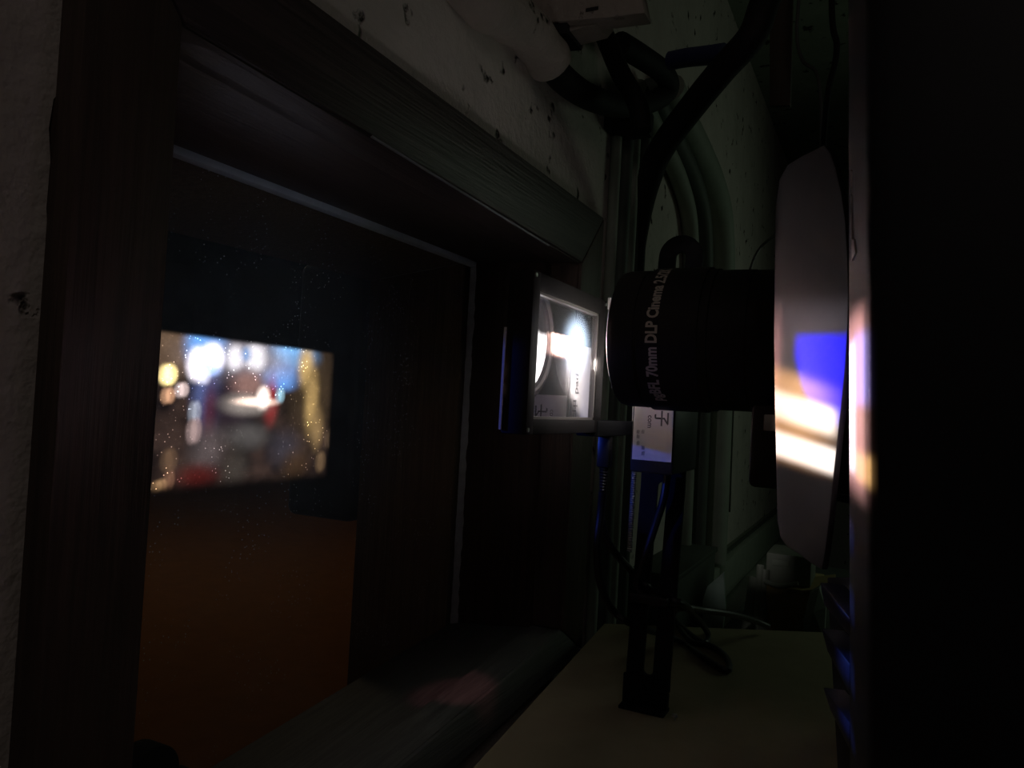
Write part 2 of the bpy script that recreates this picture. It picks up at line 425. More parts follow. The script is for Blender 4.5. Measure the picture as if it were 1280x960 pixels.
# white bead along the head, putty up the far side
bm = B()
hexa(bm, [Mt_N+V((.001, .0, .002)), Mt_N+V((.011, 0, .002)), Mt_N+V((.010, 0, -.008)), Mt_N+V((.001, 0, -.010))],
         [Mt_F+V((.001, 0, .002)), Mt_F+V((.011, 0, .002)), Mt_F+V((.010, 0, -.008)), Mt_F+V((.001, 0, -.010))], .001)
obj('glazing_bead', bm, 'bead', port)
bm = B(); random.seed(7)
nz = 46; prev = None
for k in range(nz+1):
    t = k/nz; p = lerp(Mt_F, Mb_F, t)
    w = .020+.008*t+random.uniform(-.003, .004); d = .006+random.uniform(-.001, .002)
    cur = [bm.verts.new(p+V((.0005, .003, 0))), bm.verts.new(p+V((.0005, -d, 0))), bm.verts.new(p+V((w*.6, -d*.9, 0))), bm.verts.new(p+V((w*1.3, .003, 0)))]
    if prev:
        for q in range(4): bm.faces.new((prev[q], cur[q], cur[(q+1) % 4], prev[(q+1) % 4]))
    else: bm.faces.new(cur[::-1])
    prev = cur
bm.faces.new(prev)
obj('putty_line', bm, 'putty', port, smooth=60)

# ---- auditorium beyond the port
AZ = -.55
bm = B(); box(bm, (-16, -6, AZ-.1), (XE-.25, 14, AZ)); tag(obj('floor_auditorium', bm, 'carpet', smooth=0), kind='structure')
bm = B(); box(bm, (-16.1, -6, AZ), (-16, 14, 4.5)); tag(obj('wall_auditorium', bm, 'audwall', smooth=0), kind='structure')

# ================================================================== EQUIPMENT TABLE
ZT = CAM.z-.335
tb1 = hZ(755, 779, ZT); tb2 = hZ(1028, 790, ZT); tl2 = hZ(588, 962, ZT)
dirL = (tl2-tb1); tl3 = tb1+dirL*(1.0/abs(dirL.y))*(tb1.y-.12)
dirB = (tb2-tb1).normalized()
tr1 = tb1+dirB*1.6; tr2 = V((tr1.x, tl3.y, ZT))
table = thing('equipment_table', ((tb1.x+tr1.x)/2, .6, 0), 'tan board-topped table under the slotted black stand and black projector', 'table')
bm = B(); prism(bm, [tb1, tr1, tr2, tl3], (0, 0, -.03), .002); obj('table_top', bm, 'board', table)
for p in (tb1+V((.08, -.08, 0)), tr1+V((-.08, -.08, 0)), tr2+V((-.08, .08, 0)), tl3+V((.10, .06, 0))):
    bm = B(); box(bm, (p.x-.025, p.y-.025, 0), (p.x+.025, p.y+.025, ZT-.03), .003); obj('leg', bm, 'brown', table)

# ================================================================== PROJECTOR
LY = .683
LZ = (hY(870, 338, LY-.0).z+hY(870, 513, LY).z)/2 + .0
LR = (hY(920, 337, LY).z-hY(920, 515, LY).z)/2
projector = thing('digital_projector', (.35, .65, ZT), 'large satin black digital cinema projector with a long lens, filling the right side', 'projector')
# body: plan outline with a rounded near front corner
plan = [(-.0170, .455), (-.0162, .44), (-.0150, .43), (-.0128, .415), (-.0096, .400), (-.0076, .3910), (-.0064, .3872), (-.0046, .3848), (-.0015, .3835), (.004, .3828), (.02, .3825),
        (.95, .3825), (.97, .395), (.97, .98), (.94, 1.0), (.02, 1.0), (-.010, .98), (-.016, .93)]
LEAN = .042                                                      # the projector is pitched down towards the screen
bz0, bz1 = ZT+.025, 1.92
bm = B(); hexa(bm, [(x-LEAN*(bz0-1.45), y, bz0) for x, y in plan], [(x-LEAN*(bz1-1.45), y, bz1) for x, y in plan]); body = obj('housing', bm, 'satin', projector, smooth=40)
for x, y in ((.08, .42), (.08, .93), (.88, .42), (.88, .93)):
    bm = B(); cyl(bm, (x, y, ZT), (x, y, bz0+.003), .025, 20, .022); obj('foot', bm, 'rubber', projector)
# seams and a vent field on the side
bm = B()
for k in range(9): box(bm, (.30, .380, 1.40+k*.022), (.62, .3835, 1.409+k*.022), .001, 1)
obj('side_vent', bm, 'side', projector)
# lens
bm = B(); x0 = -.217
lathe_x(bm, [(x0+.006, LR*.86), (x0+.001, LR*.90), (x0, LR*.93), (x0+.0015, LR*.975), (x0+.006, LR*.995), (x0+.024, LR*1.0), (x0+.0245, LR*.985), (x0+.027, LR*.985), (x0+.0275, LR*1.0),
             (x0+.052, LR*1.0), (x0+.0525, LR*.99), (x0+.054, LR*.99), (x0+.0545, LR*1.005), (x0+.085, LR*1.005), (x0+.086, LR*.985), (x0+.115, LR*.985), (x0+.116, LR*.975), (-.016, LR*.975)], LY, LZ, 96)
lens = obj('lens_barrel', bm, 'lens', projector, 30)
# step on the underside and top of the barrel (clamp ring)
bm = B(); lathe_x(bm, [(x0+.030, LR*1.0), (x0+.0305, LR*1.03), (x0+.078, LR*1.03), (x0+.0785, LR*1.0)], LY, LZ, 96, False)
obj('grip_ring', bm, 'lens', lens, 30)
bm = B(); lathe_x(bm, [(x0+.0055, 0.0005), (x0+.003, LR*.5), (x0+.0055, LR*.83)], LY, LZ, 64, False)
M['glow'] = glow_mat()
obj('front_element', bm, 'glow', lens)
bm = B(); lathe_x(bm, [(x0+.001, LR*.93), (x0-.0005, LR*.915), (x0-.0005, LR*.87), (x0+.002, LR*.85)], LY, LZ, 96, False)
obj('front_rim', bm, 'frame_in', lens)
# lettering wrapped round the barrel (reads upwards on the camera side)
tb = text_bm('pgBFL 70mm DLP Cinema 2.5/2K', .0135, .0005)
xs = [v.co.x for v in tb.verts]; wid = max(xs)-min(xs); mid = (max(xs)+min(xs))/2
ARC = math.radians(128)
RT = LR*1.03+.0004
bmesh.ops.subdivide_edges(tb, edges=[e for e in tb.edges if e.calc_length() > .004], cuts=2)
for v in tb.verts:
    a = PI - math.radians(4) - (v.co.x-mid)/wid*ARC             # angle in (y, z): pi faces the camera, up is smaller
    xx = x0+.0415 - v.co.y
    v.co = V((xx, LY+math.cos(a)*RT, LZ+math.sin(a)*RT))
obj('lettering', tb, 'letter', lens, smooth=0)
# trim plate (curved shroud) on the near side of the lens and its twin on the far side
PA, PB = V((-.0645, .533, 0)), V((-.0180, .462, 0))             # plan line of the near plate
pn = V((PB.y-PA.y, -(PB.x-PA.x), 0)).normalized()               # outward normal (towards -x -y)
if pn.x > 0: pn = -pn
def plate_pt(px, py):
    d = ray(px, py); n = V((pn.x, pn.y, 0)); t = (PA-CAM).to_2d().dot(n.to_2d())/d.to_2d().dot(n.to_2d()); return CAM+d*t
out_px = [(968, 330), (969, 258), (974, 224), (984, 206), (1000, 196), (1018, 187), (1030, 181), (1038, 192), (1044, 210), (1051, 240), (1056, 275), (1059, 320), (1060, 370), (1059, 410), (1056, 460),
          (1051, 510), (1046, 555), (1041, 600), (1036, 650), (1031, 690), (1027, 712), (1016, 706), (1000, 694), (984, 684), (975, 672), (971, 650), (970, 590), (968, 500), (967, 420)]
opts = [plate_pt(*p) for p in out_px]
bm = B(); hexa(bm, opts, [p-pn*.004 for p in opts], .0008)
obj('trim_plate', bm, 'bezel', projector)
mir = [V((p.x, 2*LY-p.y, p.z)) for p in opts]; mn = V((pn.x, -pn.y, 0))
bm = B(); hexa(bm, mir, [p-mn*.004 for p in mir], .0008); obj('trim_plate', bm, 'bezel', projector)
bm = B(); lathe_x(bm, [(-.058, LR*1.25), (-.060, LR*1.30), (-.058, LR*1.36), (-.014, LR*1.5)], LY, LZ, 64, False); obj('lens_collar', bm, 'satin', projector)
# stickers on the front beside the plate, seen edge-on
bm = B()
def bodyfront(px, py):                                          # a point on the front corner facets
    d = ray(px, py); z = 1.45; p = None
    for it in range(4):
        sh = -LEAN*(z-1.45); p = None
        for (xa, ya), (xb, yb_) in zip(plan[:10], plan[1:11]):
            xa += sh; xb += sh
            den = d.x*(yb_-ya)-d.y*(xb-xa)
            t = ((xa-CAM.x)*(yb_-ya)-(ya-CAM.y)*(xb-xa))/den
            q = CAM+d*t
            if min(ya, yb_)-1e-5 <= q.y <= max(ya, yb_)+1e-5: p = q; break
        if p is None: p = CAM+d*(.45/d.y)
        z = p.z
    return p
for quad in ([(1050.5, 212), (1054, 212), (1058, 243), (1054.5, 243)], [(1054.5, 244), (1056, 244), (1062, 300), (1060, 300)], [(1061, 300), (1064, 299), (1066.5, 316), (1062, 326)]):
    ps = []
    for q in quad:
        p = bodyfront(max(q[0], 1060.5)+5, q[1])
        ps.append(p)
    if all(ps):
        hexa(bm, [p+V((-.0008, -.0003, 0)) for p in ps], [p+V((.0004, 0, 0)) for p in ps])
if len(bm.verts): tag(obj('front_sticker', bm, 'white', projector, smooth=0), 'white sticker strip')
# block under the rear of the lens
bm = B(); a = hY(939, 516, .585); b = hY(972, 612, .585)
box(bm, (a.x, .585, b.z), (-.012, .70, LZ-LR*.9), .004); lb = obj('lens_mount', bm, 'lens', projector)
bm = B(); q = hY(955, 528, .584); box(bm, (q.x, .581, q.z-.006), (q.x+.012, .586, q.z+.006), .001); obj('mount_screw', bm, 'steel', lb)
# louvred lower front
for k, (y0, y1) in enumerate(((735, 782), (792, 856), (866, 925))):
    p = [hY(1024+2*k, y0-8, .47), hY(1062, y0+38, .44), hY(1062, y1+14, .44), hY(1030+4*k, y0+22, .47)]
    bm = B(); prism(bm, p, (.05, .01, 0), .001); obj('lower_louvre', bm, 'bluegrey', projector)
bm = B(); p = [hY(1022, 725, .475), hY(1066, 725, .445), hY(1066, 985, .445), hY(1036, 985, .475)]
prism(bm, [q+V((.004, .012, 0)) for q in p], (.03, .01, 0), .001); obj('lower_panel', bm, 'satin', projector)

# ================================================================== 3D MODULATOR ON ITS STAND
XM = -.262
YB = .862                                                       # plane of the slotted bar
base = hY(805, 903, YB)
mod = thing('polarizing_modulator', (base.x, YB, ZT), 'square black framed glass filter on a slotted black upright stand before the lens', 'projector filter')
# slotted upright: outline with a round top, holes made from quads
def bar2():
    """slotted bar whose last slot runs up into the round head"""
    bl, br = hY(778, 905, YB), hY(833, 905, YB)
    w = (br.x-bl.x)/2; cx = (bl.x+br.x)/2
    z1 = hY(850, 294, YB).z
    top = hY(850, 330, YB); lean = (top.x-cx)/(top.z-ZT)
    C = lambda z: cx+lean*(z-ZT)
    sw = w*.23; n = 14
    bm = B()
    def rail(z0, z1_):
        for s in (-1, 1):
            q = [(C(z0)+s*sw, z0), (C(z0)+s*w, z0), (C(z1_)+s*w, z1_), (C(z1_)+s*sw, z1_)]
            hexa(bm, [(x, YB, z) for x, z in q], [(x, YB+.005, z) for x, z in q])
    def cap(z, outer, sg):
        """fills between a semicircle of radius sw at z (bulging sg) and a straight or round outer edge"""
        for k in range(n):
            a0, a1 = PI*k/n, PI*(k+1)/n
            i0 = (C(z)+sw*math.cos(a0), z+sg*sw*math.sin(a0)); i1 = (C(z)+sw*math.cos(a1), z+sg*sw*math.sin(a1))
            o0, o1 = outer(a0), outer(a1)
            q = [i0, o0, o1, i1]
            hexa(bm, [(x, YB, zz) for x, zz in q], [(x, YB+.005, zz) for x, zz in q])
    slots = [(hY(812, 845, YB).z, hY(818, 754, YB).z), (hY(826, 738, YB).z, hY(832, 603, YB).z), (hY(838, 480, YB).z, z1)]
    def sq(z, h, sg):
        def f(a):                                              # square outline of half width w and height h
            c, s = math.cos(a), math.sin(a)
            k = min(w/abs(c) if abs(c) > 1e-6 else 1e9, h/abs(s) if abs(s) > 1e-6 else 1e9)
            return (C(z)+c*k, z+sg*s*k)
        return f
    # foot plate
    z = ZT
    a = slots[0][0]+sw
    hexa(bm, [(C(z)-w, YB, z), (C(z)+w, YB, z), (C(a-w)+w, YB, a-w*.9), (C(a-w)-w, YB, a-w*.9)], [(C(z)-w, YB+.005, z), (C(z)+w, YB+.005, z), (C(a-w)+w, YB+.005, a-w*.9), (C(a-w)-w, YB+.005, a-w*.9)])
    for i, (s0, s1) in enumerate(slots):
        zb, zt = s0+sw, s1-sw
        if i == 2: zt = z1-w
        gap_dn = (w*.9 if i == 0 else (s0-slots[i-1][1])/2+sw)
        cap(zb, sq(zb, gap_dn, -1), -1)
        rail(zb, zt)
        if i < 2:
            gap_up = (slots[i+1][0]-s1)/2+sw
            cap(zt, sq(zt, gap_up, 1), 1)
        else:
            cap(zt, lambda a: (C(zt)+w*math.cos(a), zt+w*math.sin(a)), 1)
    return bm, cx, w, C, z1
bm, bcx, bw, BC, bz = bar2()
bmesh.ops.remove_doubles(bm, verts=bm.verts[:], dist=.00002)
post = obj('slotted_post', bm, 'black_metal', mod, smooth=0)
# foot: angle bracket with screw
bm = B()
box(bm, (bcx-bw*1.03, YB-.018, ZT), (bcx+bw*1.03, YB+.008, ZT+.004), .001)
box(bm, (bcx-bw*1.03, YB-.004, ZT), (bcx+bw*1.03, YB, ZT+.036), .001)
foot = obj('foot_bracket', bm, 'black_metal', mod)
bm = B(); cyl(bm, (BC(ZT+.045), YB-.009, ZT+.032), (BC(ZT+.045), YB-.003, ZT+.032), .006, 16); obj('foot_screw', bm, 'black_metal', foot)
for sx in (-1, 1):
    bm = B(); cyl(bm, (bcx+sx*bw*.6, YB-.012, ZT+.0046), (bcx+sx*bw*.6, YB-.012, ZT+.006), .004, 12); obj('base_screw', bm, 'black_metal', foot)
# ridged rod beside the post
bm = B(); ra, rb = hY(787, 690, YB), hY(794, 570, YB); n = 44
tube(bm, [lerp(ra, rb, k/(n*2)) for k in range(n*2+1)], .003, 12, 0, lambda t: .0036 if int(round(t*n*2)) % 2 else .0026)
obj('ridged_rod', bm, 'zinc', mod)
# control box
bx0, bx1, by0, by1 = -.2305, hY(842, 570, .757).x, .757, YB-.001
bzl = hY(815, 592, .757).z; bzh = LZ+.012
bm = B(); box(bm, (bx0, by0, bzl), (bx1, by1, bzh), .0025); ctrl = obj('control_box', bm, 'black', mod)
fl0, fl1 = hY(784.5, 512, by0), hY(839, 578, by0)
lx0, lx1 = max(fl0.x, bx0+.0022), min(fl1.x, bx1-.001)
lz0, lz1 = fl1.z, hY(815, 500, by0).z
bm = B(); box(bm, (lx0, by0-.0006, lz0), (lx1, by0+.0003, lz1)); lab = obj('front_label', bm, 'label', ctrl, smooth=0)
tag(lab, 'white printed label')
bm = B()
def on_label(px, py): p = hY(px, py, by0-.0009); return p
put_text(bm, '子', .0165, on_label(826, 523), (0, 0, -1), (1, 0, 0), .0002)
put_text(bm, 'com', .0075, on_label(812.5, 527), (0, 0, -1), (1, 0, 0), .0001)
obj('label_print', bm, 'ink', lab, smooth=0)
bm = B(); random.seed(3)
for cx_, ys_ in ((797.5, (540, 546, 554)), (803.5, (540, 560, 567))):
    for yy in ys_:
        p = on_label(cx_, yy)
        for k in range(3): box(bm, (p.x-.0014+k*.0011, p.y-.0001, p.z-.0016), (p.x-.0008+k*.0011, p.y+.0002, p.z+.0016+random.uniform(0, .001)))
obj('label_small_print', bm, 'ink_grey', lab, smooth=0)
# barcode label on the face towards the glass (seen mirrored in it)
bm = B(); sy0, sy1 = by0+.002, by1-.004
vz0 = hX(725, 522, 2*XM-bx0).z; vz1 = LZ+.002
box(bm, (bx0-.0006, sy0, vz0), (bx0+.0003, sy1, vz1)); slab_ = obj('barcode_label', bm, 'label', ctrl, smooth=0)
tag(slab_, 'white label with barcode')
bm = B(); random.seed(11); z = vz0+.006
while z < vz1-.006:
    h = random.choice((.0006, .0009, .0014)); box(bm, (bx0-.0009, sy1-.030, z), (bx0-.0004, sy1-.012, z+h)); z += h+random.choice((.0007, .0011, .0016))
obj('barcode', bm, 'ink', slab_, smooth=0)
bm = B()
put_text(bm, '0402 1507 8836', .006, (bx0-.0009, sy1-.006, (vz0+vz1)/2), (0, 0, 1), (0, -1, 0))
obj('barcode_digits', bm, 'ink', slab_, smooth=0)
bm = B()
put_text(bm, '甲 pad', .016, (bx0-.0009, sy0+.016, vz0+.026), (0, 0, 1), (0, -1, 0), .0002)
put_text(bm, '二', .010, (bx0-.0009, sy0+.016, vz0+.003), (0, 0, 1), (0, -1, 0), .0002)
obj('barcode_print', bm, 'ink', slab_, smooth=0)
# glass frame
n0, n1 = hX(668, 341, XM), hX(668, 544, XM); f0, f1 = hX(759, 373, XM), hX(759, 540, XM)
fy0, fy1 = n0.y, f0.y; fz1 = (n0.z+f0.z)/2; fz0 = (n1.z+f1.z)/2
g0, g1 = hX(676, 364, XM), hX(676, 524, XM); k0 = hX(750, 388, XM)
gy0, gy1 = g0.y, k0.y; gz1 = g0.z; gz0 = g1.z
fr = None
xb = XM-.023
bm = B()
box(bm, (xb, fy0, fz0), (XM, gy0, fz1), .001); box(bm, (xb, gy1, fz0), (XM, fy1, fz1), .001)
box(bm, (xb, gy0-.002, gz1), (XM, gy1+.002, fz1), .001); box(bm, (xb, gy0-.002, fz0), (XM, gy1+.002, gz0), .001)
fr = obj('frame', bm, 'frame', mod)
bm = B(); e = .0022
xi0, xi1 = XM-.012, XM-.001
box(bm, (xi0, gy0, gz1-e), (xi1, gy1, gz1+.0005)); box(bm, (xi0, gy0, gz0-.0005), (xi1, gy1, gz0+e))
box(bm, (xi0, gy0-.0005, gz0), (xi1, gy0+e*.6, gz1)); box(bm, (xi0, gy1-e*1.3, gz0), (xi1, gy1+.0005, gz1))
obj('inner_lip', bm, 'frame_in', fr, smooth=0)
bm = B(); box(bm, (XM-.0065, gy0-.0015, gz0-.0015), (XM-.0035, gy1+.0015, gz1+.0015)); obj('filter_glass', bm, 'modglass', fr, smooth=0)
for y, z in ((fy0+.003, fz1-.004), (fy0+.003, fz0+.004), (fy1-.004, fz0+.004), (fy1-.004, fz1-.004), ):
    bm = B(); cyl(bm, (XM-.001, y, z), (XM+.0012, y, z), .0018, 12); obj('screw', bm, 'steel', fr)
# white strip added as the lit back edge, and arm that ties the frame to the post
bm = B(); box(bm, (xb-.0015, fy0-.0012, fz0+.003), (xb+.0006, fy0+.001, fz0+.088)); obj('lit_edge_strip', bm, 'white', fr, smooth=0)
bm = B(); ay = hX(756, 536, XM).y
box(bm, (XM-.022, fy1-.012, fz0-.004), (XM+.002, YB+.003, fz0+.012), .001); box(bm, (XM-.022, YB-.006, fz0-.004), (bcx, YB-.0005, fz0+.012), .001)
obj('arm', bm, 'black_metal', mod)
bm = B(); w0 = hX(761, 372, XM+.004); box(bm, (w0.x-.001, w0.y, w0.z-.012), (w0.x+.0022, w0.y+.002, w0.z), .0004); tag(obj('corner_glint', bm, 'white', fr, smooth=0), 'small white chip for a glint')  # white chip added to stand for a glint at the frame corner
# socket under the frame is part of the cable below
sock = hX(757, 545, XM-.008)

sp_ = hZ(843, 900, ZT)
scr = thing('table_screw', sp_, 'small bright screw in the tan table top right of the stand foot', 'screw')
bm = B(); cyl(bm, sp_+V((0, 0, -.004)), sp_+V((0, 0, .004)), .0016, 12); obj('shank', bm, 'steel', scr)
bm = B(); cyl(bm, sp_+V((0, 0, .004)), sp_+V((0, 0, .0065)), .0036, 16, .0026); obj('head', bm, 'steel', scr)
# ================================================================== CABLES
cab = thing('signal_cable', sock, 'thin black cable plugged in beneath the glass filter, looping behind the slotted stand', 'cable')
bm = B()
s = sock
box(bm, (s.x-.007, s.y-.006, s.z-.034), (s.x+.007, s.y+.006, s.z), .002); plug = obj('plug', bm, 'rubber', cab)
bm = B(); c1 = V((s.x, s.y, s.z-.034)); c2 = V((s.x, s.y, s.z-.060))
tube(bm, [lerp(c1, c2, k/16) for k in range(17)], .004, 12, 0, lambda t: (.0055 if int(round(t*16)) % 2 else .0040)*(1-.3*t)); obj('strain_relief', bm, 'rubber', plug)
bm = B()
yb_ = YB+.02
path = [c2, hY(751, 640, .80), hY(746, 690, .80), hY(752, 735, .82), hY(768, 765, .85), hY(795, 782, YB+.018), hY(835, 796, YB+.02), hY(870, 815, YB+.03), hY(900, 836, YB+.02)]
for q in path[-4:]: q.z = max(q.z, ZT+.0046)
path[-1] = hZ(908, 838, ZT+.0046); path[-2] = hZ(880, 822, ZT+.0046); path[-3] = hZ(846, 800, ZT+.006)
path += [hZ(910, 826, ZT+.0046), hZ(897, 812, ZT+.0046), hZ(872, 800, ZT+.0046), hZ(848, 780, ZT+.008), hZ(836, 766, ZT+.02)]
path += [hY(815, 740, YB+.022), hY(790, 714, YB+.018), hY(768, 690, .84), hY(757, 670, .83), hY(752, 650, .825)]
tube(bm, path, .0043, 10, 10)
obj('lead', bm, 'rubber', cab)

cab2 = thing('power_lead', hY(836, 594, .80), 'black lead dropping from the control box across the slotted stand, then off to the rear', 'cable')
bm = B()
yq = YB-.008
path = [hY(834, 594, YB-.012), hY(829, 625, YB-.012), hY(818, 660, yq), hY(805, 700, yq), hY(796, 728, yq), hY(800, 742, yq), hY(815, 750, yq), hY(835, 752, YB+.0),
        hY(858, 758, YB+.03), hY(880, 775, YB+.04)]
path[-1] = hZ(884, 790, ZT+.006)
path += [hZ(882, 803, ZT+.0046), hZ(866, 803, ZT+.0046), hZ(852, 788, ZT+.0046), hZ(842, 771, ZT+.010), hY(848, 760, YB+.06), hY(880, 763, YB+.12), hY(915, 768, YB+.22), hY(943, 776, YB+.35), hY(960, 783, 1.26)]
tube(bm, path, .0044, 10, 10)
obj('lead', bm, 'rubber', cab2)
bm = B(); p = hY(812, 748, yq); box(bm, (p.x-.022, YB-.016, p.z-.006), (p.x+.022, YB-.002, p.z+.005), .003); obj('tie_wrap', bm, 'rubber', cab2)

# ================================================================== PIPES AND CABLES ON THE WALL
labels_c = ['pale vertical conduit hard against the far side of the wooden window casing', 'second pale vertical conduit out from the window casing', 'third vertical conduit out from the window casing', 'vertical conduit farthest from the window casing, by the lens hood']
for k, (pt, r) in enumerate(((765, .009), (777, .013), (789, .009), (800, .012))):
    y = hX(pt, 270, XP+r).y
    bm = B(); z0 = .0; z1 = hX(pt+4, 150-8*k, XP+r).z
    tube(bm, [(XP+r+.001, y, z0), (XP+r+.001, y, z1)], r, 16, 0)
    c = obj('conduit', bm, 'pvc' if k % 2 == 0 else 'pvc_dark'); tag(c, labels_c[k], 'conduit', 'conduits beside the window')
# bent pipes further along the wall
labels_p = ['grey bent pipe on the rear wall stretch, innermost of the arched group', 'grey bent pipe in the middle of the arched group above the lens', 'grey bent pipe, outermost and farthest of the arched group']
for k, (px_b, r) in enumerate(((858, .018), (874, .022), (898, .030))):
    X = XP+r+.002
    bm = B()
    pts = [hX(px_b-6+0, 735, X), hX(px_b-2, 640, X), hX(px_b+2, 540, X), hX(px_b+6, 420, X), hX(px_b+6, 330, X), hX(px_b+3, 270, X), hX(px_b-9, 225, X), hX(px_b-27, 185, X), hX(px_b-45, 150, X), hX(px_b-62, 110, X)]
    tube(bm, pts, r, 16, 6)
    c = obj('bent_pipe', bm, 'pvc' if k != 1 else 'pvc_dark'); tag(c, labels_p[k], 'pipe', 'bent pipes on the wall')
# thick black cable
bm = B()
tube(bm, [hY(985, -60, 1.0), hY(957, 0, 1.0), hY(940, 45, 1.0), hY(905, 85, 1.02), hY(868, 130, 1.05), hY(832, 178, 1.08), hY(815, 212, 1.11), hY(808, 250, 1.16), hY(803, 300, 1.2), hY(800, 360, 1.22), hY(798, 440, 1.24)], .019, 18, 8,
     lambda t: .019 if t < .62 else .019-.013*min(1, (t-.62)/.2))
tag(obj('power_cable', bm, 'hose'), 'thick black cable slanting down from the top behind the lens', 'cable')
bm = B(); a, b = hY(838, 76, 1.06), hY(905, 66, 1.03)
tube(bm, [a, lerp(a, b, .3)+V((0, 0, .001)), lerp(a, b, .7), b], .013, 14, 6); bl = obj('blue_plug', bm, 'navy'); tag(bl, 'dark blue taped plug crossing behind the slanting thick black cable', 'plug')
# painted pipe and the black hose it runs into
ph = thing('painted_pipe', hX(640, 40, XP), 'stubby plaster-coated pipe elbow on the wall above the window', 'pipe')
bm = B(); X = XP+.016
pts = [hX(560, -45, X-.01), hX(598, -4, X-.004), hX(630, 16, X), hX(658, 38, X+.004), hX(680, 66, X+.008), hX(691, 84, X+.010)]
random.seed(5)
tube(bm, pts, .024, 20, 8, lambda t: (.029+.0012*math.sin(t*7)+.0007*math.sin(t*31)) if t < .93 else .029*math.sqrt(max(.05, 1-((t-.93)/.085)**2)))
obj('pipe_sleeve', bm, 'painted', ph)
bm = B()
hp = [hX(688, 80, X+.010), hX(705, 100, X+.012), hX(730, 118, X+.014), hX(762, 130, X+.02), hX(795, 132, X+.03), hX(825, 122, X+.04), hX(836, 108, X+.05), hX(828, 90, X+.05), hX(800, 70, X+.04), hX(775, 55, X+.03)]
tube(bm, hp, .018, 16, 10)
tag(obj('black_hose', bm, 'hose'), 'black hose curling out of the plaster-coated pipe elbow', 'hose')
bm = B(); tube(bm, [hY(738, 8, 1.02), hY(756, 45, 1.02), hY(775, 90, 1.02), hY(796, 128, 1.02), hY(802, 165, 1.02)], .014, 14, 8)
tag(obj('black_cable', bm, 'hose'), 'black cable dropping from beneath the white box into the hose bend', 'cable')
jb = thing('clamp', hX(800, 150, XP+.05), 'black clamp where the hoses cross above the conduits', 'clamp')
bm = B(); p = hX(800, 150, XP+.05); box(bm, (XP, p.y-.035, p.z-.022), (XP+.065, p.y+.03, p.z+.018), .005); obj('clamp_body', bm, 'hose', jb)
bm = B(); q = hX(808, 131, XP+.07); box(bm, (q.x-.008, q.y-.003, q.z-.008), (q.x, q.y+.002, q.z+.006), .001); tag(obj('clamp_bolt', bm, 'wire', jb), 'bright bolt end')
# white box at the top edge
wb = thing('junction_box', hX(735, 0, XP), 'white plastic box fixed to the wall above the black hose', 'junction box')
bm = B(); Yw = .86
pts = [hY(640, -70, Yw), hY(790, -70, Yw), hY(806, 16, Yw), hY(760, 22, Yw), hY(687, 28, Yw), hY(660, 0, Yw)]
prism(bm, pts, (0, .03, 0), .002); obj('box_body', bm, 'painted', wb)
bm = B(); prism(bm, [hY(710, 24, Yw+.012), hY(755, 19, Yw+.012), hY(746, 30, Yw+.012), hY(712, 39, Yw+.012)], (0, .04, 0), .001); obj('cable_entry', bm, 'painted', wb)
bm = B(); p = hY(740, 11, Yw-.001); box(bm, (p.x-.008, p.y-.0003, p.z-.0022), (p.x+.008, p.y+.0007, p.z+.0018)); obj('box_mark', bm, 'ink', wb, smooth=0)
bm = B(); prism(bm, [hY(688, 28, Yw+.004), hY(709, 27, Yw+.004), hY(709, 41, Yw+.004), hY(694, 42, Yw+.004)], (0, .05, 0)); obj('dark_slot', bm, 'ink', wb, smooth=0)
# brown strap and loose wires
bm = B(); p = [hY(962, -40, 1.25), hY(992, -40, 1.25), hY(988, 132, 1.25), hY(962, 132, 1.25)]; prism(bm, p, (0, .012, 0), .002)
tag(obj('hanging_strap', bm, 'brown'), 'flat brown strap hanging from above beside the thick black cable', 'strap')
lw = ['thin pale wire hanging by the brown strap near the projector top', 'thin dark wire hanging closest to the projector top corner', 'thin pale wire arching towards the trim plate left of it']
paths = [[V((*hY(1000, -30, 1.2).xy, ZC)), hY(1000, -30, 1.2), hY(996, 40, 1.2), hY(1003, 75, 1.2), hY(1022, 95, 1.2), hY(1027, 160, 1.2), hY(1024, 240, 1.2)],
         [V((*hY(1040, -30, 1.1).xy, ZC)), hY(1040, -30, 1.1), hY(1046, 60, 1.1), hY(1036, 110, 1.1), hY(1030, 170, 1.1), hY(1026, 240, 1.08)],
         [hX(912, 640, XP+.03), hX(918, 480, XP+.035), hY(926, 400, 1.55), hY(934, 352, 1.5), hY(944, 320, 1.5), hY(958, 302, 1.5), hY(985, 284, 1.4), hY(1010, 265, 1.2), hY(1014, 258, 1.15)]]
for k in range(3):
    bm = B(); tube(bm, paths[k], .0026 if k != 1 else .004, 8, 8); tag(obj('loose_wire', bm, 'wire' if k != 1 else 'hose'), lw[k], 'wire', 'loose wires')

# trunking ledge along the wall
tr = thing('cable_trunking', (XP, 2.8, 0), 'pale grey two-step cable trunking running low along the wall to the rear', 'trunking')
zt1 = hX(930, 683, XP+.05).z; 
bm = B(); box(bm, (XP, 1.75, zt1-.10), (XP+.05, 3.99, zt1), .003); obj('upper_duct', bm, 'pvc', tr)
bm = B(); box(bm, (XP, 1.62, zt1-.26), (XP+.13, 3.99, zt1-.105), .003); obj('lower_duct', bm, 'pvc', tr)
bm = B(); box(bm, (XP+.02, 1.75, zt1+.0005), (XP+.03, 3.99, zt1+.006)); obj('lid_seam', bm, 'pvc_dark', tr)
cov = thing('pipe_plinth', hX(868, 760, XP), 'pale grey plinth box at the feet of the bent pipes', 'junction box')
bm = B(); a = hX(846, 722, XP+.09); b = hX(895, 722, XP+.09)
box(bm, (XP, a.y, a.z-.16), (XP+.09, b.y-.02, a.z), .004); obj('cover_body', bm, 'pvc_dark', cov)
